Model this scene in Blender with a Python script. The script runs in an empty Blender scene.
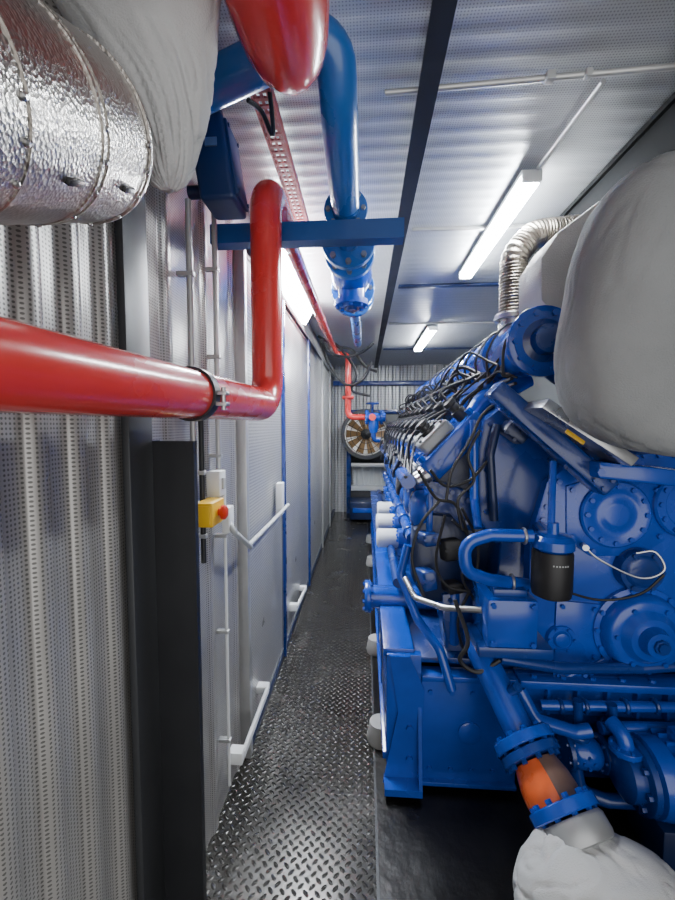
import bpy, bmesh, math, random
from mathutils import Vector, Matrix, Euler, noise
random.seed(7)
C = bpy.context.scene.collection
PI = math.pi
V = Vector
# ------------------------------------------------------------------ camera
CAM = V((0, 0, 1.6))
EUL = Euler((math.radians(90-3.58), 0, math.radians(3.93)))
RM = EUL.to_matrix()
cd = bpy.data.cameras.new('camera'); cam = bpy.data.objects.new('camera', cd); C.objects.link(cam)
cam.location = CAM; cam.rotation_euler = EUL; cd.lens = 16; cd.sensor_width = 36; cd.clip_start = 0.02
bpy.context.scene.camera = cam
def ray(px, py): return RM @ V(((px-337.5)/400, (450-py)/400, -1))
def P(px, py, Y): d = ray(px, py); return CAM + d*(Y/d.y)
def PX(px, py, X): d = ray(px, py); return CAM + d*(X/d.x)
def PZ(px, py, Z): d = ray(px, py); return CAM + d*((Z-1.6)/d.z)

# ------------------------------------------------------------------ materials
def newmat(name):
    m = bpy.data.materials.new(name); m.use_nodes = True
    nt = m.node_tree; return m, nt, nt.nodes['Principled BSDF']
def N(nt, t, **k):
    n = nt.nodes.new(t)
    for a, b in k.items(): setattr(n, a, b)
    return n
def math_(nt, op, a, b=None, c=None):
    n = N(nt, 'ShaderNodeMath', operation=op)
    for i, v in enumerate((a, b, c)):
        if v is None: continue
        if isinstance(v, (int, float)): n.inputs[i].default_value = v
        else: nt.links.new(v, n.inputs[i])
    return n.outputs[0]
def paint(name, col, rough=.35, metal=0., var=.25, scale=6., bump=0., bscale=60., coat=0., spec=.5, rvar=.15):
    m, nt, b = newmat(name)
    tc = N(nt, 'ShaderNodeTexCoord')
    nz = N(nt, 'ShaderNodeTexNoise'); nz.inputs['Scale'].default_value = scale; nz.inputs['Detail'].default_value = 6
    nt.links.new(tc.outputs['Object'], nz.inputs['Vector'])
    mx = N(nt, 'ShaderNodeMix', data_type='RGBA')
    mx.inputs[6].default_value = tuple(c*(1-var) for c in col)+(1,)
    mx.inputs[7].default_value = tuple(min(1, c*(1+var)) for c in col)+(1,)
    nt.links.new(nz.outputs['Fac'], mx.inputs[0]); nt.links.new(mx.outputs[2], b.inputs['Base Color'])
    r = math_(nt, 'MULTIPLY_ADD', nz.outputs['Fac'], rvar*2, rough-rvar)
    nt.links.new(r, b.inputs['Roughness'])
    b.inputs['Metallic'].default_value = metal
    b.inputs['Coat Weight'].default_value = coat
    b.inputs['Coat Roughness'].default_value = .12
    b.inputs['Specular IOR Level'].default_value = spec
    if bump:
        n2 = N(nt, 'ShaderNodeTexNoise'); n2.inputs['Scale'].default_value = bscale; n2.inputs['Detail'].default_value = 4
        nt.links.new(tc.outputs['Object'], n2.inputs['Vector'])
        bp = N(nt, 'ShaderNodeBump'); bp.inputs['Strength'].default_value = bump; bp.inputs['Distance'].default_value = .01
        nt.links.new(n2.outputs['Fac'], bp.inputs['Height']); nt.links.new(bp.outputs[0], b.inputs['Normal'])
    return m
def perf(name, ax, pitch=.014, col=(.6, .63, .66), hole=(.10, .105, .11), rough=.34, metal=.75, rad=.28, vs=3):
    m, nt, b = newmat(name)
    tc = N(nt, 'ShaderNodeTexCoord'); sp = N(nt, 'ShaderNodeSeparateXYZ'); nt.links.new(tc.outputs['Object'], sp.inputs[0])
    def fr(a): return math_(nt, 'SUBTRACT', math_(nt, 'FRACT', math_(nt, 'MULTIPLY', sp.outputs[a], 1/pitch)), .5)
    u, v = fr(ax[0]), fr(ax[1])
    d = math_(nt, 'SQRT', math_(nt, 'ADD', math_(nt, 'MULTIPLY', u, u), math_(nt, 'MULTIPLY', v, v)))
    f = math_(nt, 'LESS_THAN', d, rad)
    nz = N(nt, 'ShaderNodeTexNoise'); nz.inputs['Scale'].default_value = vs; nz.inputs['Detail'].default_value = 5
    nt.links.new(tc.outputs['Object'], nz.inputs['Vector'])
    m0 = N(nt, 'ShaderNodeMix', data_type='RGBA')
    m0.inputs[6].default_value = tuple(c*.75 for c in col)+(1,); m0.inputs[7].default_value = tuple(min(1, c*1.22) for c in col)+(1,)
    nt.links.new(nz.outputs['Fac'], m0.inputs[0])
    mx = N(nt, 'ShaderNodeMix', data_type='RGBA'); nt.links.new(f, mx.inputs[0]); nt.links.new(m0.outputs[2], mx.inputs[6])
    mx.inputs[7].default_value = hole+(1,)
    nt.links.new(mx.outputs[2], b.inputs['Base Color'])
    nt.links.new(math_(nt, 'MULTIPLY_ADD', nz.outputs['Fac'], .25, rough-.1), b.inputs['Roughness'])
    nt.links.new(math_(nt, 'MULTIPLY', math_(nt, 'SUBTRACT', 1, f), metal), b.inputs['Metallic'])
    return m
def chequer():
    m, nt, b = newmat('chequer_plate')
    tc = N(nt, 'ShaderNodeTexCoord'); sp = N(nt, 'ShaderNodeSeparateXYZ'); nt.links.new(tc.outputs['Object'], sp.inputs[0])
    S = 35
    X = math_(nt, 'MULTIPLY', math_(nt, 'ADD', sp.outputs[0], sp.outputs[1]), S*.7071); Y = math_(nt, 'MULTIPLY', math_(nt, 'SUBTRACT', sp.outputs[0], sp.outputs[1]), S*.7071)
    fx = math_(nt, 'SUBTRACT', math_(nt, 'FRACT', X), .5); fy = math_(nt, 'SUBTRACT', math_(nt, 'FRACT', Y), .5)
    par = math_(nt, 'FLOORED_MODULO', math_(nt, 'ADD', math_(nt, 'FLOOR', X), math_(nt, 'FLOOR', Y)), 2)
    inv = math_(nt, 'SUBTRACT', 1, par)
    a = math_(nt, 'ADD', math_(nt, 'MULTIPLY', fx, par), math_(nt, 'MULTIPLY', fy, inv))
    c = math_(nt, 'ADD', math_(nt, 'MULTIPLY', fy, par), math_(nt, 'MULTIPLY', fx, inv))
    a = math_(nt, 'MULTIPLY', a, 1/.5); c = math_(nt, 'MULTIPLY', c, 1/.24)
    d = math_(nt, 'SQRT', math_(nt, 'ADD', math_(nt, 'MULTIPLY', a, a), math_(nt, 'MULTIPLY', c, c)))
    h = math_(nt, 'SUBTRACT', 1, math_(nt, 'MINIMUM', d, 1))
    nz = N(nt, 'ShaderNodeTexNoise'); nz.inputs['Scale'].default_value = 3.5; nz.inputs['Detail'].default_value = 9; nz.inputs['Roughness'].default_value = .65
    nt.links.new(tc.outputs['Object'], nz.inputs['Vector'])
    mx = N(nt, 'ShaderNodeMix', data_type='RGBA'); mx.inputs[6].default_value = (.008, .0076, .007, 1); mx.inputs[7].default_value = (.06, .056, .05, 1)
    nt.links.new(nz.outputs['Fac'], mx.inputs[0])
    m2 = N(nt, 'ShaderNodeMix', data_type='RGBA'); m2.inputs[7].default_value = (.10, .098, .094, 1)
    nt.links.new(math_(nt, 'MULTIPLY', math_(nt, 'GREATER_THAN', h, .35), nz.outputs['Fac']), m2.inputs[0]); nt.links.new(mx.outputs[2], m2.inputs[6])
    nt.links.new(m2.outputs[2], b.inputs['Base Color'])
    nt.links.new(math_(nt, 'MULTIPLY_ADD', nz.outputs['Fac'], .5, -.02), b.inputs['Roughness']); b.inputs['Metallic'].default_value = .3
    bp = N(nt, 'ShaderNodeBump'); bp.inputs['Strength'].default_value = .7; bp.inputs['Distance'].default_value = .0055
    nt.links.new(h, bp.inputs['Height']); nt.links.new(bp.outputs[0], b.inputs['Normal'])
    return m
def emis(name, col, s):
    m, nt, b = newmat(name); b.inputs['Base Color'].default_value = (.9, .9, .9, 1)
    b.inputs['Emission Color'].default_value = col+(1,); b.inputs['Emission Strength'].default_value = s
    return m
def foil():
    m, nt, b = newmat('dimpled_foil')
    b.inputs['Base Color'].default_value = (.44, .42, .395, 1); b.inputs['Metallic'].default_value = 1; b.inputs['Roughness'].default_value = .3
    tc = N(nt, 'ShaderNodeTexCoord')
    v = N(nt, 'ShaderNodeTexVoronoi'); v.inputs['Scale'].default_value = 200; nt.links.new(tc.outputs['Object'], v.inputs['Vector'])
    n2 = N(nt, 'ShaderNodeTexNoise'); n2.inputs['Scale'].default_value = 9; n2.inputs['Detail'].default_value = 3; nt.links.new(tc.outputs['Object'], n2.inputs['Vector'])
    h = math_(nt, 'ADD', math_(nt, 'MULTIPLY', v.outputs['Distance'], .6), math_(nt, 'MULTIPLY', n2.outputs['Fac'], 4))
    bp = N(nt, 'ShaderNodeBump'); bp.inputs['Strength'].default_value = .36; bp.inputs['Distance'].default_value = .004
    nt.links.new(h, bp.inputs['Height']); nt.links.new(bp.outputs[0], b.inputs['Normal'])
    return m
def braid():
    m, nt, b = newmat('steel_braid')
    b.inputs['Base Color'].default_value = (.21, .185, .155, 1); b.inputs['Metallic'].default_value = 1; b.inputs['Roughness'].default_value = .3
    tc = N(nt, 'ShaderNodeTexCoord'); wv = []
    for rot in (.8, -.8):
        mp = N(nt, 'ShaderNodeMapping'); mp.inputs['Rotation'].default_value = (rot, rot, 0); nt.links.new(tc.outputs['Object'], mp.inputs[0])
        w_ = N(nt, 'ShaderNodeTexWave'); w_.inputs['Scale'].default_value = 70; nt.links.new(mp.outputs[0], w_.inputs['Vector']); wv.append(w_.outputs['Fac'])
    bp = N(nt, 'ShaderNodeBump'); bp.inputs['Strength'].default_value = .35; bp.inputs['Distance'].default_value = .002
    nt.links.new(math_(nt, 'MULTIPLY', wv[0], wv[1]), bp.inputs['Height']); nt.links.new(bp.outputs[0], b.inputs['Normal'])
    return m
BLUE = paint('engine_blue_paint', (.0045, .060, .42), .24, 0, .45, 5, coat=.5)
BLUED = paint('deep_blue_paint', (.005, .034, .21), .28, 0, .35, 6, coat=.4)
PIPEB = paint('pipe_blue_paint', (.016, .125, .44), .28, 0, .2, 5, coat=.5)
BARB = paint('crossbar_blue_paint', (.012, .065, .24), .35, 0, .2, 5, coat=.2)
NAVY = paint('navy_steel', (.007, .018, .07), .34, .1, .3, 5, coat=.2)
BOXB = paint('dark_blue_box_paint', (.009, .03, .12), .4, 0, .25, 5)
BEAM = paint('blackish_beam_steel', (.012, .015, .022), .5, 0, .3, 5, spec=.3)
DUCT = paint('dark_matt_duct', (.006, .0065, .007), .85, 0, .2, 4, spec=.08, rvar=.05)
RED = paint('red_gloss_paint', (.64, .038, .033), .25, 0, .15, 5, coat=.5)
REDD = paint('faded_red_paint', (.42, .07, .07), .45, 0, .25, 7)
BLACK = paint('black_rubber', (.012, .012, .014), .5, 0, .3, 9)
BLKST = paint('black_steel', (.020, .021, .024), .40, .2, .3, 7, rvar=.1)
DGREY = paint('dark_grey_steel', (.05, .053, .058), .42, .3, .2, 4)
MGREY = paint('mid_grey_cladding', (.16, .165, .17), .5, .1, .2, 4)
SILV = paint('bare_steel', (.5, .505, .51), .3, .9, .15, 12)
HEADS = paint('cast_aluminium', (.22, .23, .24), .42, .5, .25, 14)
GALV = paint('galvanised', (.50, .505, .505), .36, .55, .15, 14)
RINGG = paint('grey_ring_steel', (.36, .37, .38), .4, .5, .15, 14)
WHITE = paint('white_plastic', (.75, .77, .78), .4, 0, .08, 8)
LGREY = paint('light_grey_paint', (.42, .44, .45), .45, 0, .12, 6)
YEL = paint('yellow_plastic', (.85, .5, .02), .4, 0, .1, 8)
REDP = paint('red_button', (.6, .04, .01), .35, 0, .1, 8)
ORNG = paint('orange_rubber', (.78, .13, .03), .3, 0, .3, 18, coat=.3)
BRNR = paint('brown_rubber', (.15, .09, .07), .4, 0, .5, 14, coat=.2)
FABR = paint('grey_insulation_cloth', (.25, .26, .265), .92, 0, .25, 4, bump=.3, bscale=260, spec=.2, rvar=.03)
FABL = paint('light_insulation_cloth', (.48, .49, .495), .95, 0, .15, 5, bump=.3, bscale=300, spec=.2, rvar=.03)
TAN = paint('buff_insulation', (.47, .46, .445), .9, 0, .15, 8, bump=.3, bscale=200, spec=.2, rvar=.03)
BROWN = paint('pale_gold_blade', (.30, .18, .08), .45, .1, .4, 10)
RUBG = paint('grey_rubber', (.36, .36, .35), .7, 0, .2, 9)
FOIL = foil(); BRAID = braid()
PW = perf('perforated_wall_sheet', (1, 2), pitch=.0085, col=(.43, .42, .405), hole=(.12, .117, .112), metal=.4, rough=.30, rad=.27)
PC = perf('perforated_ceiling_sheet', (0, 1), pitch=.009, col=(.47, .49, .51), hole=(.23, .24, .25), metal=.5, rough=.38, rad=.25)
PD = perf('perforated_door_sheet', (1, 2), pitch=.016, col=(.50, .50, .495), hole=(.13, .13, .13), rough=.30, metal=.3)
PE = perf('perforated_end_sheet', (0, 2), pitch=.03, col=(.48, .49, .50), hole=(.2, .2, .2), metal=.4)
FLOOR = chequer()
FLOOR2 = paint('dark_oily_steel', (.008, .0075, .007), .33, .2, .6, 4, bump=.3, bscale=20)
TUBE = emis('lit_diffuser', (.91, .96, 1.0), 195)
CORE_GLOW = emis('core_painted_daylight', (.9, .82, .68), .12)  # weak emission on the core stands in for daylight behind the fan

# ------------------------------------------------------------------ mesh helpers
def obox(bm, c, U, W, Z, b=0, seg=2):
    c = V(c); U = V(U); W = V(W); Z = V(Z)
    vs = [bm.verts.new(c+sx*U+sy*W+sz*Z) for sx in (-1, 1) for sy in (-1, 1) for sz in (-1, 1)]
    fs = [bm.faces.new([vs[i] for i in q]) for q in ((0, 1, 3, 2), (4, 6, 7, 5), (0, 4, 5, 1), (2, 3, 7, 6), (0, 2, 6, 4), (1, 5, 7, 3))]
    if b:
        es = list({e for f in fs for e in f.edges})
        bmesh.ops.bevel(bm, geom=es, offset=b, segments=seg, affect='EDGES', profile=.5)
def box(bm, x0, x1, y0, y1, z0, z1, b=0):
    obox(bm, ((x0+x1)/2, (y0+y1)/2, (z0+z1)/2), (abs(x1-x0)/2, 0, 0), (0, abs(y1-y0)/2, 0), (0, 0, abs(z1-z0)/2), b)
def frame(ax):
    ax = V(ax).normalized(); a = V((0, 0, 1)) if abs(ax.z) < .9 else V((1, 0, 0))
    u = ax.cross(a).normalized(); return ax, u, ax.cross(u)
def lathe(bm, o, ax, prof, seg=24, cap=True):
    o = V(o); ax, u, w = frame(ax); rings = []
    for h, r in prof:
        r = max(r, .0004)
        rings.append([bm.verts.new(o+ax*h+(u*math.cos(2*PI*i/seg)+w*math.sin(2*PI*i/seg))*r) for i in range(seg)])
    for a, b in zip(rings, rings[1:]):
        for i in range(seg): bm.faces.new((a[i], a[(i+1) % seg], b[(i+1) % seg], b[i]))
    if cap: bm.faces.new(rings[0][::-1]); bm.faces.new(rings[-1])
def cyl(bm, a, b, r, r2=None, seg=20):
    a = V(a); b = V(b); lathe(bm, a, b-a, [(0, r), ((b-a).length, r if r2 is None else r2)], seg)
def arcshell(bm, o, ax, prof, ref, half, th=.0015, seg=20):
    o = V(o); ax = V(ax).normalized(); u = V(ref); u = (u-ax*u.dot(ax)).normalized(); w = ax.cross(u); G = []
    for off in (0, th):
        g = []
        for h, r in prof:
            g.append([bm.verts.new(o+ax*h+(u*math.cos(t)+w*math.sin(t))*(r+off)) for t in [-half+2*half*i/seg for i in range(seg+1)]])
        G.append(g)
    n = len(prof)
    for g in G:
        for j in range(n-1):
            for i in range(seg): bm.faces.new((g[j][i], g[j][i+1], g[j+1][i+1], g[j+1][i]))
    for i in range(seg):
        for j in (0, n-1): bm.faces.new((G[0][j][i], G[0][j][i+1], G[1][j][i+1], G[1][j][i]))
    for j in range(n-1):
        for i in (0, seg): bm.faces.new((G[0][j][i], G[0][j+1][i], G[1][j+1][i], G[1][j][i]))
def ring(bm, o, ax, R, r, seg=32, k=10):
    o = V(o); ax, u, w = frame(ax); g = []
    for i in range(seg):
        a = 2*PI*i/seg; d = u*math.cos(a)+w*math.sin(a)
        g.append([bm.verts.new(o+d*(R+r*math.cos(2*PI*j/k))+ax*r*math.sin(2*PI*j/k)) for j in range(k)])
    for i in range(seg):
        for j in range(k):
            bm.faces.new((g[i][j], g[(i+1) % seg][j], g[(i+1) % seg][(j+1) % k], g[i][(j+1) % k]))
def bolts(bm, o, ax, R, n, r, h, ph=0):
    o = V(o); ax, u, w = frame(ax)
    for i in range(n):
        a = 2*PI*i/n+ph; c = o+(u*math.cos(a)+w*math.sin(a))*R
        lathe(bm, c-ax*.004, ax, [(0, r), (h+.004, r)], 6)
def flange(bm, o, ax, r, t, n=8):
    ax = V(ax).normalized(); o = V(o)
    lathe(bm, o-ax*t/2, ax, [(0, r*.97), (.1*t, r), (.9*t, r), (t, r*.97)], 32)
    for s in (1, -1): bolts(bm, o+ax*s*t/2, ax*s, r*.8, n, r*.1, r*.12)
def fillet(pts, R, n=8):
    pts = [V(p) for p in pts]; out = [pts[0]]
    for i in range(1, len(pts)-1):
        p = pts[i]; d1 = (p-pts[i-1]); d2 = (pts[i+1]-p); l1, l2 = d1.length, d2.length; d1.normalize(); d2.normalize()
        th = d1.angle(d2)
        if th < .02: out.append(p); continue
        r = min(R, .48*min(l1, l2)/math.tan(th/2)); t = r*math.tan(th/2)
        p1 = p-d1*t; c = p+(d2-d1).normalized()*(r/math.cos(th/2)); v0 = p1-c; axn = d1.cross(d2).normalized()
        for k in range(n+1): out.append(c+Matrix.Rotation(th*k/n, 3, axn) @ v0)
    out.append(pts[-1]); return out
def spline(pts, n=6):
    pts = [V(p) for p in pts]; q = [pts[0]*2-pts[1]]+pts+[pts[-1]*2-pts[-2]]; out = []
    for i in range(1, len(q)-2):
        for k in range(n):
            t = k/n; a, b, c, d = q[i-1:i+3]
            out.append(.5*((2*b)+(c-a)*t+(2*a-5*b+4*c-d)*t*t+(3*b-a-3*c+d)*t**3))
    out.append(pts[-1]); return out
def sweep(bm, path, r, seg=14, rf=None):
    path = [V(p) for p in path]; n = len(path)
    T = [(path[min(i+1, n-1)]-path[max(i-1, 0)]).normalized() for i in range(n)]
    _, u, w = frame(T[0]); rings = []
    for i in range(n):
        if i:
            q = T[i-1].rotation_difference(T[i]); u = (q @ u).normalized()
        w = T[i].cross(u)
        rr = r if rf is None else rf(i)
        rings.append([bm.verts.new(path[i]+(u*math.cos(2*PI*k/seg)+w*math.sin(2*PI*k/seg))*rr) for k in range(seg)])
    for a, b in zip(rings, rings[1:]):
        for i in range(seg): bm.faces.new((a[i], a[(i+1) % seg], b[(i+1) % seg], b[i]))
    bm.faces.new(rings[0][::-1]); bm.faces.new(rings[-1])
def pipe(bm, pts, r, R=.1, seg=18): sweep(bm, fillet(pts, R), r, seg)
def cable(bm, pts, r, seg=7, n=6): sweep(bm, spline(pts, n), r, seg)
def prism(bm, poly, y0, y1, ax='Y', b=0):
    def mk(p, y):
        return V((p[0], y, p[1])) if ax == 'Y' else (V((y, p[0], p[1])) if ax == 'X' else V((p[0], p[1], y)))
    A = [bm.verts.new(mk(p, y0)) for p in poly]; B_ = [bm.verts.new(mk(p, y1)) for p in poly]; n = len(poly)
    fs = [bm.faces.new(A), bm.faces.new(B_[::-1])]+[bm.faces.new((A[i], B_[i], B_[(i+1) % n], A[(i+1) % n])) for i in range(n)]
    if b:
        es = list({e for f in fs[:2] for e in f.edges}); bmesh.ops.bevel(bm, geom=es, offset=b, segments=2, affect='EDGES', profile=.5)
def ppoly(pts, Y): return [(P(x, y, Y).x, P(x, y, Y).z) for x, y in pts]
def blobfn(c, rx, ry, rz, amp, fr, tilt, pw, seed, crease):
    rot = Matrix.Rotation(tilt, 3, 'Y'); s0 = V((seed, seed*1.3, -seed))
    def f(d, lift=0):
        k = (abs(d.x)**pw+abs(d.y)**pw+abs(d.z)**pw)**(-1/pw); q = d*k
        nn = noise.noise(d*fr+s0)+.35*noise.noise(d*fr*2.3+s0)
        wv = d+.35*V((noise.noise(d*1.5+s0), noise.noise(d*1.5-s0), noise.noise(d*1.7+s0*2)))
        c1 = max(0, 1-abs(noise.noise(wv*1.7+s0*2))/.14); c2 = max(0, 1-abs(noise.noise(wv*3.6-s0))/.16)
        s = 1+amp*nn-crease*(c1*c1+.6*c2*c2)+lift
        return V(c)+rot @ V((q.x*rx*s, q.y*ry*s, q.z*rz*s))
    return f
def blob(bm, f, sub=6):
    t = bmesh.new(); bmesh.ops.create_icosphere(t, subdivisions=sub, radius=1)
    for v in t.verts: v.co = f(v.co.normalized())
    m = bpy.data.meshes.new('t'); t.to_mesh(m); t.free(); bm.from_mesh(m); bpy.data.meshes.remove(m)
WL = {}
def obj(name, bm, mat, parent=None, label=None, ang=38):
    bmesh.ops.recalc_face_normals(bm, faces=bm.faces)
    me = bpy.data.meshes.new(name)
    if parent is not None:
        off = WL[parent.name]
    else:
        xs = [v.co for v in bm.verts]
        mn = V([min(v[i] for v in xs) for i in range(3)]); mx = V([max(v[i] for v in xs) for i in range(3)])
        off = V(((mn.x+mx.x)/2, (mn.y+mx.y)/2, mn.z))
    for v in bm.verts: v.co -= off
    bm.to_mesh(me); bm.free()
    for m in (mat if isinstance(mat, (list, tuple)) else [mat]): me.materials.append(m)
    me.shade_smooth(); me.set_sharp_from_angle(angle=math.radians(ang))
    o = bpy.data.objects.new(name, me); C.objects.link(o)
    if parent is not None: o.parent = parent
    else: o.location = off
    WL[o.name] = off.copy()
    if label: o['label'] = label
    return o
def tag(o, label, cat, group=None):
    o['label'] = label; o['category'] = cat
    if group: o['group'] = group
    return o
def thing(name, label, cat, loc, group=None):
    o = bpy.data.objects.new(name, None); C.objects.link(o); o.location = loc; o.empty_display_size = .05
    WL[o.name] = V(loc); return tag(o, label, cat, group)
def struct(name, bm, mat, parent=None):
    o = obj(name, bm, mat, parent)
    if parent is None: o['kind'] = 'structure'
    return o
def B(): return bmesh.new()

# ------------------------------------------------------------------ room
XL, XR, H, YE, YB = -.57, 2.45, 2.67, 7.3, -.9
bm = B()
def quad(bm, pts, mi=0):
    f = bm.faces.new([bm.verts.new(p) for p in pts]); f.material_index = mi
quad(bm, [(XL-.05, YB, 0), (.055, YB, 0), (.055, YE, 0), (XL-.05, YE, 0)], 0)
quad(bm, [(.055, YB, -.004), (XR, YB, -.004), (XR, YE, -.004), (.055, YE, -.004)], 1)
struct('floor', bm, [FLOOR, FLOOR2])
bm = B(); box(bm, .047, .057, YB, YE, -.003, .004); struct('trim_1', bm, DGREY)
def ribs(bm, mk, y0, y1, pitch, depth, z0, z1, pf=((0, 0), (.45, 0), (.55, .6), (.62, 1), (.88, 1), (.95, .6))):
    pr = []; y = y0
    while y < y1:
        for f, d in pf:
            if y+f*pitch < y1: pr.append((y+f*pitch, d*depth))
        y += pitch
    pr.append((y1, 0)); prev = None
    for yy, d in pr:
        a = bm.verts.new(mk(yy, d, z0)); b = bm.verts.new(mk(yy, d, z1))
        if prev: bm.faces.new((prev[0], a, b, prev[1]))
        prev = (a, b)
bm = B()
ribs(bm, lambda y, d, z: (XL-.020+d, y, z), YB, .92, .1, .018, 0, H, ((0, 0), (.12, .1), (.25, 0), (.45, 0), (.52, .3), (.6, .85), (.68, 1), (.82, 1), (.9, .85), (.96, .3)))
ribs(bm, lambda y, d, z: (XL-.020+d, y, z), .92, 1.78, .29, .012, 0, H, ((0, 0), (.70, 0), (.74, .3), (.78, 1), (.9, 1), (.94, .3)))
box(bm, XL-.05, XL-.02, 1.78, YE, 0, H)
struct('wall_left', bm, PW, None)
bm = B(); ribs(bm, lambda y, d, z: (z, y, H-d), YB, YE, .075, .0010, XL-.05, XR); struct('ceiling', bm, PC)
bm = B(); ribs(bm, lambda y, d, z: (y, YE-d, z), XL-.05, XR, .13, .03, 0, H); struct('wall_back', bm, PE)
bm = B(); box(bm, XR, XR+.03, YB, YE, 0, H); struct('wall_right', bm, MGREY)
bm = B(); box(bm, XL, XL+.02, .90, 1.005, 0, H, .004); struct('trim_2', bm, DGREY)
n = 3
for y, m_ in ((2.64, BLUED), (3.86, BLUED), (5.1, GALV), (6.2, GALV)):
    bm = B(); box(bm, XL-.02, XL+.035, y, y+.04, 0, 2.42, .004); struct('trim_%d' % n, bm, m_); n += 1
bm = B(); box(bm, XL-.02, XL+.03, 1.8, YE, 2.42, 2.46, .004); struct('trim_%d' % n, bm, MGREY); n += 1
bm = B(); box(bm, XL-.02, XL+.03, 1.79, 1.83, 0, 2.42, .004); struct('trim_%d' % n, bm, GALV); n += 1
bm = B(); box(bm, XL-.02, XL+.02, 1.83, YE, 0, .05, .004); struct('trim_%d' % n, bm, NAVY); n += 1
for y, w, m_ in ((2.26, .02, GALV), (3.14, .05, NAVY), (4.3, .03, GALV), (5.7, .05, NAVY)):  # navy strips paint in a dark blue reflection across the ceiling
    bm = B(); box(bm, .25, XR, y, y+w, H-.02, H-.003, .003); struct('trim_%d' % n, bm, m_); n += 1
for x0, x1, z0, z1, m_ in ((-.33, -.25, 0, H, BLUED), (XL, XR, 2.30, 2.38, BLUED), (-.25, 1.4, 1.80, 1.87, BLUED), (-.25, 1.4, .92, 1.80, BLKST)):
    bm = B(); box(bm, x0, x1, 7.16 if m_ is BLUED else 7.2, 7.27, z0, z1, .006); struct('trim_%d' % n, bm, m_); n += 1
def door(i, y0, y1):
    bm = B(); box(bm, XL-.015, XL+.015, y0, y1, .06, 2.4, .003); d = struct('door_%d' % i, bm, PD)
    bm = B()
    o = [(y0, .06), (y1, .06), (y1, 2.4), (y0, 2.4)]; q = [(y0+.02, .08), (y1-.02, .08), (y1-.02, 2.38), (y0+.02, 2.38)]
    VO = [[bm.verts.new((x, *p)) for p in pp] for x in (XL+.012, XL+.018) for pp in (o, q)]
    for i_ in range(4):
        j = (i_+1) % 4
        bm.faces.new((VO[0][i_], VO[0][j], VO[1][j], VO[1][i_])); bm.faces.new((VO[2][i_], VO[2][j], VO[3][j], VO[3][i_]))
        bm.faces.new((VO[0][i_], VO[0][j], VO[2][j], VO[2][i_])); bm.faces.new((VO[1][i_], VO[1][j], VO[3][j], VO[3][i_]))
    obj('edge_frame', bm, MGREY, d); return d
door(1, 1.84, 2.63); door(2, 2.70, 3.85); door(3, 3.92, 5.09); door(4, 5.16, 6.19)

# ------------------------------------------------------------------ lamps
def lamp(name_label, a, b, up, wid, group=None):
    a, b, up = V(a), V(b), V(up).normalized(); d = (b-a); L = d.length; d.normalize(); s = d.cross(up).normalized(); c = (a+b)/2
    t = thing('tube_lamp', name_label, 'lamp', c, group)
    bm = B(); obox(bm, c+up*.026, d*(L/2), s*(wid*.5), up*.01, .004); obj('housing', bm, WHITE, t)
    bm = B(); obox(bm, c, d*(L/2-.012), s*(wid*.45), up*.018, .012, 3); obj('diffuser', bm, TUBE, t)
    for e in (a, b):
        bm = B(); obox(bm, e+up*.004, d*.009, s*(wid*.47), up*.02, .005); obj('end_cap', bm, WHITE, t)
lamp('lit tube lamp in the left wall corner beside the red overhead pipe', (-.505, 2.05, 2.54), (-.505, 3.55, 2.54), (-1, 0, .55), .15)
lamp('large lit ceiling tube lamp right of the long dark beam', (.68, 1.76, 2.612), (.68, 2.86, 2.612), (0, 0, 1), .085)
lamp('small distant lit ceiling tube lamp near the end wall', (.70, 4.3, 2.6), (.70, 5.5, 2.6), (0, 0, 1), .1)
ld = bpy.data.lights.new('open_door_daylight', 'AREA'); ld.shape = 'RECTANGLE'; ld.size = 2.6; ld.size_y = 2.3; ld.energy = 32; ld.color = (1, .97, .93)
lo = bpy.data.objects.new('open_door_daylight', ld); C.objects.link(lo); lo.location = (.9, -.85, 1.4); lo.rotation_euler = (PI/2, 0, 0)
w = bpy.data.worlds.new('world'); bpy.context.scene.world = w; w.use_nodes = True
w.node_tree.nodes['Background'].inputs[0].default_value = (.95, .97, 1, 1); w.node_tree.nodes['Background'].inputs[1].default_value = .75

# ------------------------------------------------------------------ ceiling things
t = thing('ceiling_beam', 'long blackish steel beam running down the ceiling', 'beam', (.185, 3, 2.6))
bm = B(); box(bm, .165, .205, YB, YE-.16, H-.06, H-.012, .004); obj('web', bm, BEAM, t)
bm = B(); box(bm, .155, .215, YB, YE-.16, H-.066, H-.06); obj('lower_flange', bm, BEAM, t)
t = thing('ceiling_conduit', 'thin galvanised conduit crossing the ceiling toward the right wall', 'conduit', PZ(550, 75, 2.64))
bm = B(); cyl(bm, PZ(385, 93, 2.64), PZ(790, 56, 2.64), .009); obj('conduit', bm, GALV, t)
bm = B(); c = PZ(550, 77, 2.637); obox(bm, c, (.014, 0, 0), (0, .014, 0), (0, 0, .014), .005); obj('junction_box', bm, LGREY, t)
bm = B(); c = PZ(588, 74, 2.637); obox(bm, c, (.010, 0, 0), (0, .012, 0), (0, 0, .012), .004); obj('coupling', bm, LGREY, t)
bm = B(); cyl(bm, (.72, PZ(588, 82, 2.645).y, 2.645), (.70, 1.75, 2.645), .008)
tag(obj('ceiling_conduit', bm, GALV), 'short conduit dropping back from cross conduit to large lamp', 'conduit')
t = thing('cable_tray', 'faded red perforated cable tray under the ceiling beside the blue pipe', 'tray', (-.31, 1.6, 2.58))
for x in (-.345, -.285):
    bm = B(); box(bm, x-.003, x+.003, 1.22, 2.1, 2.585, 2.62); obj('side_rail', bm, REDD, t)
bm = B(); y = 1.225
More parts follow.
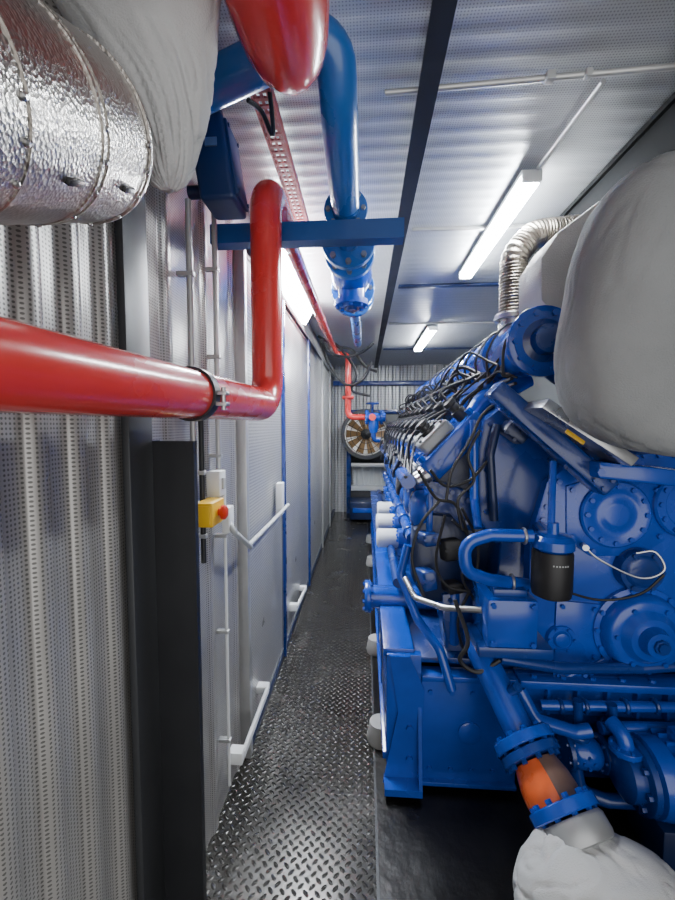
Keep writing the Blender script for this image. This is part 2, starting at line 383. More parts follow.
for x in (-.335, -.315, -.295): box(bm, x-.005, x+.005, 1.22, 2.1, 2.587, 2.592)
while y < 2.09: box(bm, -.343, -.287, y, y+.012, 2.5865, 2.5925); y += .03
obj('perforated_base', bm, REDD, t)

# ------------------------------------------------------------------ red pipe run
t = thing('red_pipe', 'long red pipe along the left wall rising and running back', 'pipe', (-.36, 1.4, 1.6))
r = .054
bm = B(); pipe(bm, [(-.455, -.1, 1.668), (-.343, 1.4, 1.668), (-.343, 1.4, 2.42), (-.343, 1.75, 2.42)], r, .1, 28); obj('elbowed_pipe', bm, RED, t)
bm = B(); lathe(bm, (-.343, 1.74, 2.42), (0, 1, 0), [(0, r), (.02, r), (.14, .034)], 24); obj('reducer', bm, RED, t)
bm = B(); pipe(bm, [(-.343, 1.86, 2.42), (-.343, 4.7, 2.42), (-.2, 4.7, 2.42), (-.2, 4.7, 1.69), (.0, 4.7, 1.69)], .034, .07, 20); obj('overhead_pipe', bm, RED, t)
bm = B(); flange(bm, (-.2, 4.7, 1.92), (0, 0, 1), .07, .03, 6); obj('pipe_flange', bm, RED, t)
ax = (V((-.343, 1.4, 1.668))-V((-.455, -.1, 1.668))).normalized()
cc = V((-.455, -.1, 1.668))+ax*((PX(190, 397, -.39).y+.1))
bm = B(); lathe(bm, cc-ax*.014, ax, [(0, r+.001), (0, r+.006), (.028, r+.006), (.028, r+.001)], 32, False); cl = obj('clamp', bm, BLKST, t, 'black band clamp')
for k in (-1, 1):
    bm = B(); obox(bm, cc+V((r+.014, 0, -.01+.012*k)), (.012, 0, 0), (0, .012, 0), (0, 0, .004), .001); obj('clamp_ear', bm, SILV, cl)
bm = B(); cyl(bm, cc+V((r+.016, 0, -.035)), cc+V((r+.016, 0, .015)), .005); obj('clamp_bolt', bm, SILV, cl)
bm = B(); cyl(bm, cc+V((-r-.005, .01, 0)), (XL+.004, cc.y+.01, cc.z), .008); obj('wall_bracket', bm, BLKST, t)
t = thing('red_pipe', 'fat red pipe with rounded end overhead near the camera', 'pipe', (-.18, .6, 2.35))
bm = B(); lathe(bm, (-.166, -.3, 2.43), (0, 1, -.03), [(0, .098), (1.04, .098), (1.11, .095), (1.17, .087), (1.21, .074), (1.24, .054), (1.255, .03), (1.26, .0)], 40); obj('capped_pipe', bm, RED, t)
bm = B(); ring(bm, (-.166, .2, 2.415), (0, 1, -.03), .098, .006); obj('weld_seam', bm, RED, t)
bm = B(); cyl(bm, (-.166, .3, 2.5), (-.166, .3, H), .015); obj('hanger_rod', bm, GALV, t)
# ------------------------------------------------------------------ blue overhead pipe
t = thing('blue_pipe', 'blue overhead pipe with valve and flanges beneath the ceiling', 'pipe', (-.07, 2, 2.35))
X, Z = -.075, 2.4; r = .052
bm = B(); pipe(bm, [(-.55, 1.12, 2.47), (-.079, 1.04, 2.575), (X, 1.16, 2.46), (X, 1.5, Z)], r, .16, 24); obj('elbow', bm, PIPEB, t)
bm = B(); pipe(bm, [(X, 1.5, Z), (X, 2.0, Z)], r, .1, 24); obj('spool', bm, PIPEB, t)
bm = B(); pipe(bm, [(X, 2.7, Z), (X, 4.1, Z), (X, 4.1, H-.02)], .036, .09, 18); obj('return_pipe', bm, PIPEB, t)
for y, rr, tt in ((1.55, .082, .03), (1.80, .118, .04), (1.92, .118, .04), (2.42, .128, .04), (2.54, .128, .04)):
    bm = B(); lathe(bm, (X, y-tt/2, Z), (0, 1, 0), [(0, rr*.97), (.1*tt, rr), (.9*tt, rr), (tt, rr*.97)], 32); nf = len(bm.faces)
    for s in (1, -1): bolts(bm, (X, y+s*tt/2, Z), (0, s, 0), rr*.8, 8, rr*.11, rr*.14)
    bm.faces.ensure_lookup_table()
    for f in bm.faces[nf:]: f.material_index = 1
    obj('flange', bm, [PIPEB, HEADS], t)
bm = B(); lathe(bm, (X, 1.92, Z), (0, 1, 0), [(0, .06), (.05, .075), (.14, .10), (.25, .11), (.35, .10), (.45, .07), (.5, .06)], 24); lathe(bm, (X, 2.17, Z-.06), (0, 0, -1), [(0, .07), (.08, .07), (.082, .09), (.11, .09), (.115, .05)], 20)
bolts(bm, (X, 2.17, Z-.170), (0, 0, -1), .072, 8, .011, .014)
v = obj('valve_body', bm, BLUE, t)
bm = B(); cyl(bm, (X, 2.17, Z-.16), (X, 2.17, Z-.195), .03); obj('valve_bonnet', bm, BLUED, v)
bm = B(); lathe(bm, (X, 2.54, Z), (0, 1, 0), [(0, .07), (.2, .04)], 20); obj('reducer', bm, PIPEB, t)
for y in (1.7, 3.3):
    bm = B(); cyl(bm, (X, y, Z+.03), (X, y, H-.005), .008); obj('hanger_rod', bm, GALV, t)
bm = B(); y0 = 1.47
prism(bm, [(y0, 2.262), (y0+.06, 2.262), (y0+.06, 2.27), (y0+.008, 2.27), (y0+.008, 2.322), (y0+.06, 2.322), (y0+.06, 2.33), (y0, 2.33)], XL+.002, .135, 'X')
tag(obj('support_channel', bm, BARB), 'blue steel channel bracket crossing under the overhead blue pipe', 'bracket')

# ------------------------------------------------------------------ actuator box, insulated pipe, hanging bag
c = P(218, 168, 1.28)
t = thing('valve_actuator', 'dark blue valve actuator hanging behind the white insulation bag', 'actuator', c)
bm = B(); obox(bm, c, (.055, 0, 0), (0, .07, 0), (-.02, 0, .13), .015, 3); obj('housing', bm, BOXB, t)
bm = B(); obox(bm, c+V((.058, 0, 0)), (.006, 0, 0), (0, .055, 0), (-.017, 0, .11), .004)
for a in (-1, 1):
    for q in (-1, 1): bolts(bm, c+V((.064-.015*q, .045*a, .095*q)), (1, 0, 0), 0, 1, .006, .005)
obj('side_cover', bm, BOXB, t)
bm = B(); obox(bm, c+V((0.006, -.073, .03)), (.018, 0, 0), (0, .002, 0), (0, 0, .012)); obj('rating_plate', bm, SILV, t, 'small silver rating plate')
bm = B(); cyl(bm, c+V((-.02, 0, .13)), c+V((-.03, 0, .24)), .04); obj('top_collar', bm, NAVY, t)
bm = B(); cyl(bm, c+V((-.05, .02, -.06)), (XL+.003, c.y+.02, c.z-.06), .02); obj('wall_arm', bm, NAVY, t)
bm = B(); a0 = P(248, 100, 1.2); cable(bm, [a0, P(262, 112, 1.25), P(273, 135, 1.26), P(270, 95, 1.24), P(265, 60, 1.22)], .007, 8)
tag(obj('black_hose', bm, BLACK), 'short black looped hose between actuator and red tray', 'hose')
t = thing('insulated_pipe', 'fat foil wrapped insulated pipe at the upper left', 'pipe', (-.44, .5, 1.9))
A = V((-.447, .62, 2.05)); D = (V((-.425, .33, 1.905))-A).normalized(); R0 = .12
bm = B(); lathe(bm, A-D*.09, D, [(0, .04), (.02, .075), (.05, .1), (.09, .114), (.14, R0), (.3, R0), (.55, R0), (.9, R0)], 56); obj('foil_cladding', bm, FOIL, t)
for s in (.02, .15, .165, .3):
    bm = B(); lathe(bm, A+D*s, D, [(0, R0-.002), (.0, R0+.002), (.006, R0+.002), (.006, R0-.002)], 56, False); st = obj('seam_band', bm, FOIL, t)
    if s == .165: continue
    for k in range(5):
        bm = B(); an = .25+k*.33; e = V((math.cos(an), -.05, -math.sin(an)*.9)); e = (e-D*e.dot(D)).normalized()
        lathe(bm, A+D*(s+.012)+e*R0, e, [(0, .004), (.002, .004), (.004, .002)], 10); obj('rivet', bm, SILV, st)
for s, a_ in ((.08, .75), (.22, .75)):
    e = V((math.cos(a_), 0, -math.sin(a_))); e = (e-D*e.dot(D)).normalized(); s2 = e.cross(D)
    bm = B(); obox(bm, A+D*s+e*(R0+.002), D*.016, s2*.004, e*.003, .001); obj('toggle_clip', bm, BLKST, t, 'small dark toggle clip')
bm = B(); pipe(bm, [(XL+.004, .45, 2.1), (-.52, .45, 2.1), (-.50, .46, 2.06)], .012, .02, 10); obj('wall_hanger', bm, GALV, t)
# hanging insulation bag
bm = B(); Yb = .74; lev = [(-60, 18, 226), (-30, 40, 224), (0, 56, 219), (25, 72, 217), (50, 88, 216), (75, 104, 214), (100, 120, 211), (125, 132, 206), (145, 138, 200), (160, 140, 196), (175, 144, 190), (184, 150, 184), (190, 160, 176)]
rings = []; SEG = 120
fine = []
for i in range(len(lev)-1):
    for k in range(10):
        f = k/10; fine.append(tuple(lev[i][j]*(1-f)+lev[i+1][j]*f for j in range(3)))
fine.append(lev[-1])
for i, (py, xl, xr) in enumerate(fine):
    a = P(xl, py, Yb); b = P(xr, py, Yb); c = (a+b)/2; rx = (b.x-a.x)/2; ry = min(.085, rx*.75)
    rg = []
    for k in range(SEG):
        an = 2*PI*k/SEG; d = V((math.cos(an), math.sin(an), 0)); z = c.z
        tip = max(0, (py-60)/130)
        q = .09*noise.noise(V((d.x*1.4, d.y*1.4, z*8)))
        wv = V((d.x*1.4+z*4, d.y*1.4, z*9+d.x*2)); cr = max(0, 1-abs(noise.noise(wv))/.16); cr2 = max(0, 1-abs(noise.noise(V((an*1.1+1, z*17+d.x*4, 3))))/.2)
        q -= cr*cr*(.03+.16*tip)+cr2*cr2*.26*tip
        rg.append(bm.verts.new((c.x+d.x*rx*(1+q*.6), c.y+d.y*ry*(1+q*1.8), z+noise.noise(d*2+V((0, 0, z*6)))*.006)))
    rings.append(rg)
for a, b in zip(rings, rings[1:]):
    for i in range(SEG): bm.faces.new((a[i], a[(i+1) % SEG], b[(i+1) % SEG], b[i]))
bm.faces.new(rings[0]); bm.faces.new(rings[-1][::-1])
t = obj('insulation_bag', bm, FABL, None, ang=180); tag(t, 'crumpled white insulation bag hanging over the foil pipe end', 'insulation')

# ------------------------------------------------------------------ left wall things
t = thing('steel_post', 'short black steel post standing against the left wall', 'post', (-.47, 1.05, 0))
xa, xb = P(152, 600, 1.0).x, P(197, 600, 1.0).x; zt = P(180, 441, 1.0).z
bm = B(); prism(bm, [(xa, 1.0), (xb, 1.0), (xb, 1.02), (xb-.006, 1.02), (xb-.006, 1.006), (xa+.008, 1.006), (xa+.008, 1.05), (xa, 1.05)], 0, zt, 'Z'); obj('channel', bm, BLKST, t)
bm = B(); box(bm, xa-.012, xa-.001, .985, 1.05, 0, zt-.005, .002); obj('edge_strip', bm, DGREY, t, 'lighter grey edge strip')
bm = B(); box(bm, xa+.002, xb-.002, 1.004, 1.02, zt-.012, zt-.004); obj('top_cap', bm, BLKST, t)
bm = B(); box(bm, xa-.02, xb+.03, .98, 1.1, 0, .008, .002); obj('foot_plate', bm, BLKST, t)
XW = -.545
def wall_conduit(px, p0, p1, r, mat, lab):
    a = PX(px, p0, XW); y = a.y; z1 = PX(px, p1, XW).z
    t = thing('wall_conduit', lab, 'conduit', (XW, y, max(.02, z1)))
    bm = B(); cyl(bm, (XW, y, max(.02, z1)), (XW, y, a.z), r); obj('tube', bm, mat, t)
    for f in (.15, .5, .8):
        z = max(.02, z1)*(1-f)+a.z*f; bm = B(); box(bm, XL-.015, XW+r+.003, y-.01, y+.01, z-.007, z+.007, .002); obj('saddle_clip', bm, GALV, t)
wall_conduit(188, 200, 560, .010, GALV, 'bright conduit on the left wall just behind the black post')
wall_conduit(200, 380, 566, .009, BLKST, 'dark conduit dropping to the yellow emergency stop box')
wall_conduit(214, 210, 500, .010, GALV, 'grey conduit rising above the small white switch box')
wall_conduit(224, 470, 800, .006, WHITE, 'white conduit running down to the floor below switch box')
c = PX(210, 512, -.515)
t = thing('emergency_stop', 'yellow emergency stop box with a red button', 'switch', c)
bm = B(); obox(bm, c, (.03, 0, 0), (0, .055, 0), (0, 0, .04), .006); obj('box', bm, YEL, t)
bm = B(); lathe(bm, c+V((.03, -.0, 0)), (1, 0, 0), [(0, .012), (.012, .012), (.012, .024), (.022, .024), (.028, .016)], 20); obj('button', bm, REDP, t)
bm = B(); obox(bm, c+V((0, -.057, 0)), (.022, 0, 0), (0, .003, 0), (0, 0, .03), .001); obj('end_cover', bm, YEL, t)
bm = B(); cyl(bm, c+V((-.03, .0, 0)), (XL-.015, c.y, c.z), .02); obj('mounting', bm, BLKST, t)
c = PX(216, 483, -.53)
t = thing('switch_box', 'small white switch box above the yellow emergency stop', 'switch', c)
bm = B(); obox(bm, c, (.025, 0, 0), (0, .03, 0), (0, 0, .045), .005); obj('box', bm, WHITE, t)
bm = B(); obox(bm, c+V((.028, 0, 0)), (.005, 0, 0), (0, .012, 0), (0, 0, .02), .002); obj('rocker', bm, LGREY, t)
t = thing('panic_bar', 'grey panic bar arm across the nearest wall door', 'door hardware', PX(258, 535, -.5))
bm = B(); pipe(bm, [PX(228, 519, -.535), PX(233, 531, -.50), PX(251, 547, -.50)], .011, .02); obj('lever', bm, LGREY, t)
bm = B(); pipe(bm, [PX(249, 545, -.50), PX(270, 524, -.50), PX(288, 505, -.50)], .011, .02); obj('push_bar', bm, LGREY, t)
bm = B(); a, b = PX(277, 484, -.525), PX(283, 512, -.515); obox(bm, (a+b)/2, (.02, 0, 0), (0, .035, 0), (0, 0, abs(a.z-b.z)/2), .005); obj('bracket', bm, WHITE, t)
bm = B(); a = PX(228, 519, -.53); obox(bm, a, (.015, 0, 0), (0, .03, 0), (0, 0, .05), .005); obj('pivot_bracket', bm, WHITE, t)
def stay(p0, p1, X, wd, lab):
    a, b = PX(*p0, X), PX(*p1, X); d = (b-a).normalized()
    t = thing('door_stay', lab, 'door stay', a, 'white door stays at the foot of the left wall')
    nn = d.cross(V((1, 0, 0))).normalized()
    bm = B(); obox(bm, (a+b)/2, (.008, 0, 0), d*((b-a).length/2), nn*wd, .004); obj('arm', bm, WHITE, t)
    for e, q in ((a, 1.5), (b, 1.1)):
        bm = B(); obox(bm, e+V((-.026, 0, 0)), (.03, 0, 0), d*.025, nn*wd*q, .004); obj('foot', bm, WHITE, t)
stay((243, 755), (268, 688), -.5, .017, 'larger near white door stay low on the left wall')
stay((297, 607), (306, 588), -.5, .017, 'smaller far white door stay low on the left wall')

# ------------------------------------------------------------------ end wall
fc = P(366, 434, 7.1); fr_ = .38
t = thing('radiator_fan', 'round gold bladed radiator fan in a dark round rim on the end wall', 'fan', fc)
bm = B(); lathe(bm, fc+V((0, .05, 0)), (0, 1, 0), [(0, fr_), (.03, fr_)], 40); obj('radiator_core', bm, CORE_GLOW, t)
bm = B()
oc = [V((fc.x+.44*math.cos(a), 0, fc.z+.44*math.sin(a))) for a in [2*PI*i/48 for i in range(48)]]
ic = [V((fc.x+fr_*math.cos(a), 0, fc.z+fr_*math.sin(a))) for a in [2*PI*i/48 for i in range(48)]]
L_ = [[bm.verts.new(p+V((0, yy, 0))) for p in c_] for c_ in (oc, ic) for yy in (6.96, 7.19)]
for i in range(48):
    j = (i+1) % 48
    for a_, b_ in ((0, 2), (1, 3), (0, 1), (2, 3)): bm.faces.new((L_[a_][i], L_[a_][j], L_[b_][j], L_[b_][i]))
obj('rim', bm, DGREY, t)
bm = B()
for q in (.16, .27, .35): ring(bm, fc+V((0, -.10, 0)), (0, 1, 0), q, .005, 36, 6)
for k in range(8):
    a = 2*PI*k/8+.3; cyl(bm, fc+V((0, -.10, 0)), fc+V((math.cos(a)*(fr_+.03), -.11, math.sin(a)*(fr_+.03))), .006, seg=6)
obj('guard', bm, BLKST, t)
for k in range(10):
    a = 2*PI*k/10; d = V((math.cos(a), 0, math.sin(a))); s = V((-math.sin(a), 0, math.cos(a)))
    bm = B()
    prism(bm, [(0.09, -.03), (.34, -.075), (.35, .065), (.09, .03)], 0, .006, 'Z')
    for v_ in bm.verts: co = v_.co.copy(); v_.co = fc+d*co.x+s*co.y+V((0, .0+co.y*.4+co.z, 0))
    obj('blade', bm, BROWN, t)
bm = B(); lathe(bm, fc+V((0, -.06, 0)), (0, 1, 0), [(0, .04), (.02, .09), (.1, .1)], 20); obj('hub', bm, BLKST, t)
bm = B(); box(bm, -.25, 1.5, 7.0, 7.15, .0, .44, .01)
tag(obj('dark_plinth', bm, BLKST), 'dark plinth across the far end of the walkway', 'plinth')
bm = B(); ribs(bm, lambda y, d, z: (y, 7.12-d, z), -.2, 1.2, .1, .025, .45, .90)
ob = obj('duct_panel', bm, LGREY); tag(ob, 'ribbed bright duct panel below the end wall fan', 'panel')
bm = B(); box(bm, -.24, 1.2, 6.96, 7.13, .45, .53, .006); obj('sill', bm, LGREY, ob)
bm = B(); box(bm, -.24, 1.2, 6.94, 7.13, .87, .93, .006); obj('ledge', bm, GALV, ob)
c = P(365, 507, 6.6)
t = thing('floor_unit', 'dark blue box unit on the floor before the plinth', 'box', (c.x, 6.6, 0))
bm = B(); box(bm, c.x-.25, c.x+.3, 6.5, 6.95, .04, .34, .02); obj('case', bm, NAVY, t)
bm = B(); box(bm, c.x-.2, c.x+.25, 6.49, 6.5, .16, .24, .003); obj('front_strip', bm, BLUE, t, 'bright blue front strip')
for sx in (-.2, .25):
    bm = B(); cyl(bm, (c.x+sx, 6.7, 0), (c.x+sx, 6.7, .05), .03); obj('foot', bm, BLACK, t)
c = P(368, 412, 4.7)
t = thing('pipe_valve', 'blue and red valve set before the end wall fan', 'valve', c)
bm = B(); cyl(bm, (.03, 4.7, 1.69), (c.x+.2, 4.7, 1.69), .05); lathe(bm, (.1, 4.7, 1.69), (0, 0, -1), [(0, .04), (.06, .06), (.12, .06), (.18, .04)], 16); obj('body', bm, BLUE, t)
bm = B(); flange(bm, (.02, 4.7, 1.69), (1, 0, 0), .085, .025); obj('flange', bm, BLUE, t)
bm = B(); flange(bm, (.19, 4.7, 1.69), (1, 0, 0), .085, .025); obj('flange', bm, BLUED, t)
bm = B(); pipe(bm, [(.1, 4.7, 1.52), (.1, 4.7, 1.42), (.19, 4.72, 1.42)], .028, .05); obj('drop_pipe', bm, BLUED, t)
bm = B(); cyl(bm, (c.x+.05, 4.7, 1.69), (c.x+.05, 4.7, 1.86), .014); ring(bm, (c.x+.05, 4.7, 1.85), (0, 0, 1), .07, .01, 24, 8)
for a in (0, 1): obox(bm, (c.x+.05, 4.7, 1.85), (.07*(1-a), .07*a, 0), (.006*a, .006*(1-a), 0), (0, 0, .005))
obj('hand_wheel', bm, BLUED, t)
bm = B(); cyl(bm, (c.x+.05, 4.66, 1.69), (c.x+.05, 4.58, 1.69), .04); obj('gauge', bm, RED, t)
sets = [[(322, 340), (330, 352), (345, 357), (362, 352), (374, 343)], [(322, 343), (328, 362), (345, 384), (362, 380), (372, 362)], [(325, 338), (340, 348), (356, 372), (352, 390), (370, 396)], [(318, 336), (336, 346), (352, 350), (365, 366), (377, 372)]]
labs = ['uppermost hanging black cable before the end wall', 'deepest sagging black cable before the end wall', 'black cable curling down toward the pipe valve', 'black cable sloping right toward the engine top']
for k, (q, lb) in enumerate(zip(sets, labs)):
    bm = B(); cable(bm, [P(x, y, 4.2+.08*k) for x, y in q], .015, 8)
    tag(obj('hanging_cable', bm, BLACK), lb, 'cable')

# ------------------------------------------------------------------ ENGINE
E = thing('gas_engine', 'large blue V engine generator filling the right side', 'engine', (1.2, 3, 0))
# base frame
bm = B(); box(bm, .10, .12, 1.72, 6.0, .12, .60, .003); box(bm, .085, .22, 1.72, 6.0, .58, .615, .004); box(bm, .085, .22, 1.72, 6.0, .10, .135, .004)
y = 2.2
while y < 5.9: box(bm, .095, .2, y, y+.015, .13, .585); y += .42
obj('side_rail', bm, BLUE, E)
bm = B(); box(bm, 2.18, 2.3, 1.75, 6.0, .1, .6, .004); obj('side_rail', bm, BLUE, E)
bm = B(); box(bm, .2, 2.2, 1.74, 6.0, .545, .57, .003); obj('base_deck', bm, BLUED, E)
bm = B(); box(bm, .25, .66, 1.70, 1.735, .03, .5, .006); box(bm, .25, .66, 1.68, 1.76, .495, .52, .004); box(bm, .25, .66, 1.68, 1.76, .02, .04, .004)
for x in (.29, .38, .47, .56, .63):
    for z in (.09, .44): bolts(bm, (x, 1.70, z), (0, -1, 0), 0, 1, .011, .01)
lathe(bm, (.46, 1.705, .26), (0, -1, 0), [(0, .05), (.012, .05), (.016, .042)], 24)
obj('front_plate', bm, BLUE, E)
bm = B(); box(bm, .655, 2.2, 1.70, 1.76, .36, .50, .008); box(bm, .655, 2.2, 1.66, 1.76, .495, .53, .006)
x = .72
while x < 2.1: bolts(bm, (x, 1.69, .53), (0, 0, 1), 0, 1, .012, .012); box(bm, x+.05, x+.062, 1.67, 1.705, .38, .5); x += .12
obj('front_beam', bm, BLUE, E)
bm = B(); box(bm, .655, 2.2, 1.74, 1.76, .05, .365, .004)
for x in (.75, .95, 1.15, 1.35): bolts(bm, (x, 1.74, .1), (0, -1, 0), 0, 1, .011, .01)
obj('front_skirt', bm, BLUED, E)
poly = [(.085, .02), (.245, .02), (.262, .45), (.2, .6), (.11, .6), (.15, .35)]
bm = B(); prism(bm, poly, 1.685, 1.70); prism(bm, [(.09, .02), (.25, .02), (.25, .05), (.09, .05)], 1.62, 1.70)
for z in (.14, .28): bolts(bm, (.2, 1.685, z), (0, -1, 0), 0, 1, .016, .014)
obj('corner_gusset', bm, BLUE, E)
bm = B(); prism(bm, [(1.62, .05), (1.70, .05), (1.72, .45), (1.70, .45)], .235, .25, 'X'); obj('gusset_rib', bm, BLUE, E)
bm = B(); box(bm, .10, .25, 1.70, 1.74, .10, .60, .003); obj('corner_plate', bm, BLUE, E)
for y in (1.95, 2.75, 3.6, 4.5, 5.4):
    bm = B(); lathe(bm, (.085, y, 0), (0, 0, 1), [(0, .065), (.02, .07), (.07, .06), (.1, .055)], 20); obj('rubber_mount', bm, RUBG, E, 'grey rubber mount')
# crankcase
prof = [(.45, .5), (.40, .92), (.33, 1.02), (.30, 1.33), (.58, 1.62), (.95, 1.35), (1.45, 1.35), (1.82, 1.62), (2.1, 1.33), (2.07, 1.02), (2.0, .92), (1.95, .5)]
bm = B(); prism(bm, prof, 1.92, 4.75, b=.012); obj('crankcase', bm, NAVY, E)
bm = B(); prism(bm, [(.5, .2), (.46, .5), (1.94, .5), (1.9, .2)], 1.9, 4.7, b=.02); obj('oil_sump', bm, BLUED, E)
U = V((.28, 0, .29)).normalized(); W = V((-.29, 0, .28)).normalized(); MID = V((.44, 0, 1.475))
random.seed(11)
for i in range(10):
    y = 1.91+.285*i; c = MID+V((0, y, 0))+W*.045
    bm = B(); obox(bm, c, U*.175, V((0, .105, 0)), W*.055, .016)
    for a in (-1, 1):
        for s in (-1, 1): bolts(bm, c+U*.15*a+V((0, .08*s, 0))+W*.055, W, 0, 1, .017, .025)
    for a in (-.1, 0, .1): bolts(bm, c+U*a+V((0, -.105, 0)), (0, -1, 0), 0, 1, .014, .012)
    hd = obj('cylinder_head', bm, BLUE, E)
    bm = B(); obox(bm, c+W*.085-U*.03, U*.09, V((0, .07, 0)), W*.035, .018, 3)
    for s in (-1, 1):
        for a in (-1, 1): bolts(bm, c+W*.12-U*(.03+.065*a)+V((0, .052*s, 0)), W, 0, 1, .008, .008)
    obj('rocker_cover', bm, HEADS, hd, 'dark grey cast rocker cover')
    bm = B(); lathe(bm, c+W*.118-U*.03, W, [(0, .04), (.018, .04), (.02, .03), (.04, .03), (.044, .035), (.06, .035), (.064, .02)], 16); obj('oil_cap', bm, BLKST, hd, 'black cap')
    q0 = c+W*.05+U*.13
    bm = B(); lathe(bm, q0, W, [(0, .034), (.05, .034), (.055, .025), (.08, .025), (.085, .03), (.105, .03), (.112, .014)], 14); obj('ignition_coil', bm, BLACK, hd, 'black ignition coil')
    q1 = c-U*.175-W*.01
    for s in (-1, 1):
        bm = B(); lathe(bm, q1+V((0, .05*s, 0)), -U+W*.25, [(0, .036), (.022, .036), (.026, .026), (.06, .026), (.068, .016)], 16); obj('spark_boot', bm, LGREY if (s < 0 and i > 0) else SILV, hd, 'pale boot')
    q = q0+W*.11; jx = random.uniform(-.02, .02)
    bm = B(); cable(bm, [q, q+W*.03+V((.0, .02, .03)), V((.50+jx, y+.05, 1.82)), V((.55, y+.07+jx, 1.84)), V((.58, y+.10, 1.80))], .008); obj('ignition_lead', bm, BLACK, E, 'black ignition lead')
    for dz in (0, .035):
        e = q1+V((0, -.05+dz*2.8, 0))+(-U+W*.25).normalized()*.065
        bm = B(); cable(bm, [e, e-U*.03+V((0, .04, .02+dz)), e-U*.02+V((0, .10, .05+dz)), c+W*(.10+dz)-U*.12+V((0, .14, 0)), c+W*(.12+dz)+V((0, .143-dz, 0)), c+W*.10+U*.18+V((0, .14-dz, 0))], .0075); obj('ignition_lead', bm, BLACK, E, 'black ignition lead')
    bm = B(); pipe(bm, [c+U*.16+W*.02, c+U*.24+W*.04, V((.74, y, 1.82))], .05, .06, 14); obj('intake_runner', bm, BLUE, E)
    bm = B(); obox(bm, (.292, y, 1.20), (.014, 0, 0), (0, .122, 0), (0, 0, .115), .01)
    lathe(bm, (.28, y, 1.20), (-1, 0, .0), [(0, .10), (.03, .096), (.052, .082), (.065, .055), (.067, .02)], 24)
    for a in (-1, 1):
        for s in (-1, 1): bolts(bm, (.278, y+.104*a, 1.20+.095*s), (-1, 0, 0), 0, 1, .012, .014)
    obj('domed_cover', bm, BLUE, E)
    bm = B(); obox(bm, (.41, y, .72), (.025, 0, 0), (0, .12, 0), (0, 0, .13), .02)
    bolts(bm, (.385, y, .72), (-1, 0, 0), .1, 8, .01, .012); obj('crankcase_door', bm, BLUE, E)
    bm = B(); pipe(bm, [c-U*.15-W*.04, c-U*.24-W*.05, V((.21, y+.03, 1.34))], .024, .03, 12); obj('coolant_branch', bm, BLUED, E)
bm = B(); cyl(bm, (.20, 1.85, 1.34), (.20, 4.72, 1.34), .035); obj('coolant_rail', bm, BLUE, E)
bm = B(); cyl(bm, (.24, 2.0, 1.03), (.24, 4.72, 1.03), .03); obj('oil_rail', bm, BLUE, E)
for k in range(9):
    bm = B(); ring(bm, (.24, 2.1+.3*k, 1.03), (0, 1, 0), .03, .01, 18, 8); obj('rail_union', bm, BLUED, E)
random.seed(21)
for k in range(9):
    y = 1.85+.3*k; z = 1.40+random.uniform(-.05, .05)
    bm = B(); cable(bm, [(.19, y, z), (.165, y+.08, z-.07), (.17, y+.2, z-.11), (.18, y+.3, z-.02), (.2, y+.36, z+.02)], random.choice((.008, .011))); obj('flank_loom', bm, BLACK, E, 'black cable loom')
# manifold
MZ = 1.93
bm = B(); lathe(bm, (.70, 1.64, MZ), (0, 1, 0), [(0, .06), (0, .115), (3.3, .115), (3.35, .06)], 32); mf = obj('intake_manifold', bm, BLUE, E)
for k in range(9):
    bm = B(); yy = 1.66+.38*k; flange(bm, (.70, yy, MZ), (0, 1, 0), .138 if k == 0 else .13, .03, 10); obj('manifold_flange', bm, BLUE, mf)
bm = B(); lathe(bm, (.70, 1.58, MZ), (0, 1, 0), [(0, .02), (.01, .055), (.05, .06), (.06, .085)], 24); obj('manifold_end', bm, BLUED, mf)
bm = B(); obox(bm, (.565, 3.3, 1.79), (.022, 0, 0), (0, 1.4, 0), (0, 0, .024), .006); obj('ignition_rail', bm, BLUE, E)
for k in range(8):
    bm = B(); yy = 1.97+.34*k; obox(bm, (.565, yy, 1.83), (.022, 0, 0), (0, .03, 0), (0, 0, .018), .005); obj('junction_box', bm, BLKST, E)
random.seed(5)
for k in range(44):
    y = 1.70+.065*k+random.uniform(-.06, .06); x = .57+random.uniform(-.05, .05); z = 1.84+random.uniform(-.03, .05)
    L1 = random.uniform(.06, .30); dz = random.uniform(.0, .06); xs = random.uniform(-.05, .05)
    pts = [(x+.03, y-.03, z-.02), (x, y, z), (x-.03+xs, y+L1*.3, z+dz), (x-.07+xs, y+L1*.6, z-.02), (x-.10-xs, y+L1, z-.10+random.uniform(-.04, .06)), (x-.12, y+L1+random.uniform(.02, .15), z-.16)]
    bm = B(); cable(bm, pts, random.choice((.0055, .007, .0095))); obj('harness_cable', bm, BLACK, E, 'black harness cable')
for k in range(9):
    y = 1.70+.17*k+random.uniform(-.03, .03)
    bm = B(); cable(bm, [(.565, y, 1.80), (.56-.01*k, y-.02, 1.92), (.62, y+.03*(k % 3-1), 2.04), (.70, y+.02*(k % 4), 2.06), (.80, y+.05, 2.01)], .006); obj('harness_cable', bm, BLACK, E, 'black harness cable')
for k in range(2):
    bm = B(); cable(bm, [(.60+.015*k, 1.7, 1.79-.02*k), (.57-.01*k, 2.2, 1.76-.015*k), (.585, 2.8, 1.77), (.57, 3.5, 1.76), (.58, 4.4, 1.77)], .008); obj('harness_trunk', bm, BLACK, E, 'black harness trunk')
# alternator
bm = B(); lathe(bm, (1.2, 4.85, 1.0), (0, 1, 0), [(0, .5), (.15, .5), (.2, .45), (.9, .45), (1.0, .55), (1.1, .3)], 36); box(bm, .8, 1.6, 5.0, 5.8, .12, .7, .02); obj('alternator', bm, BLUED, E)
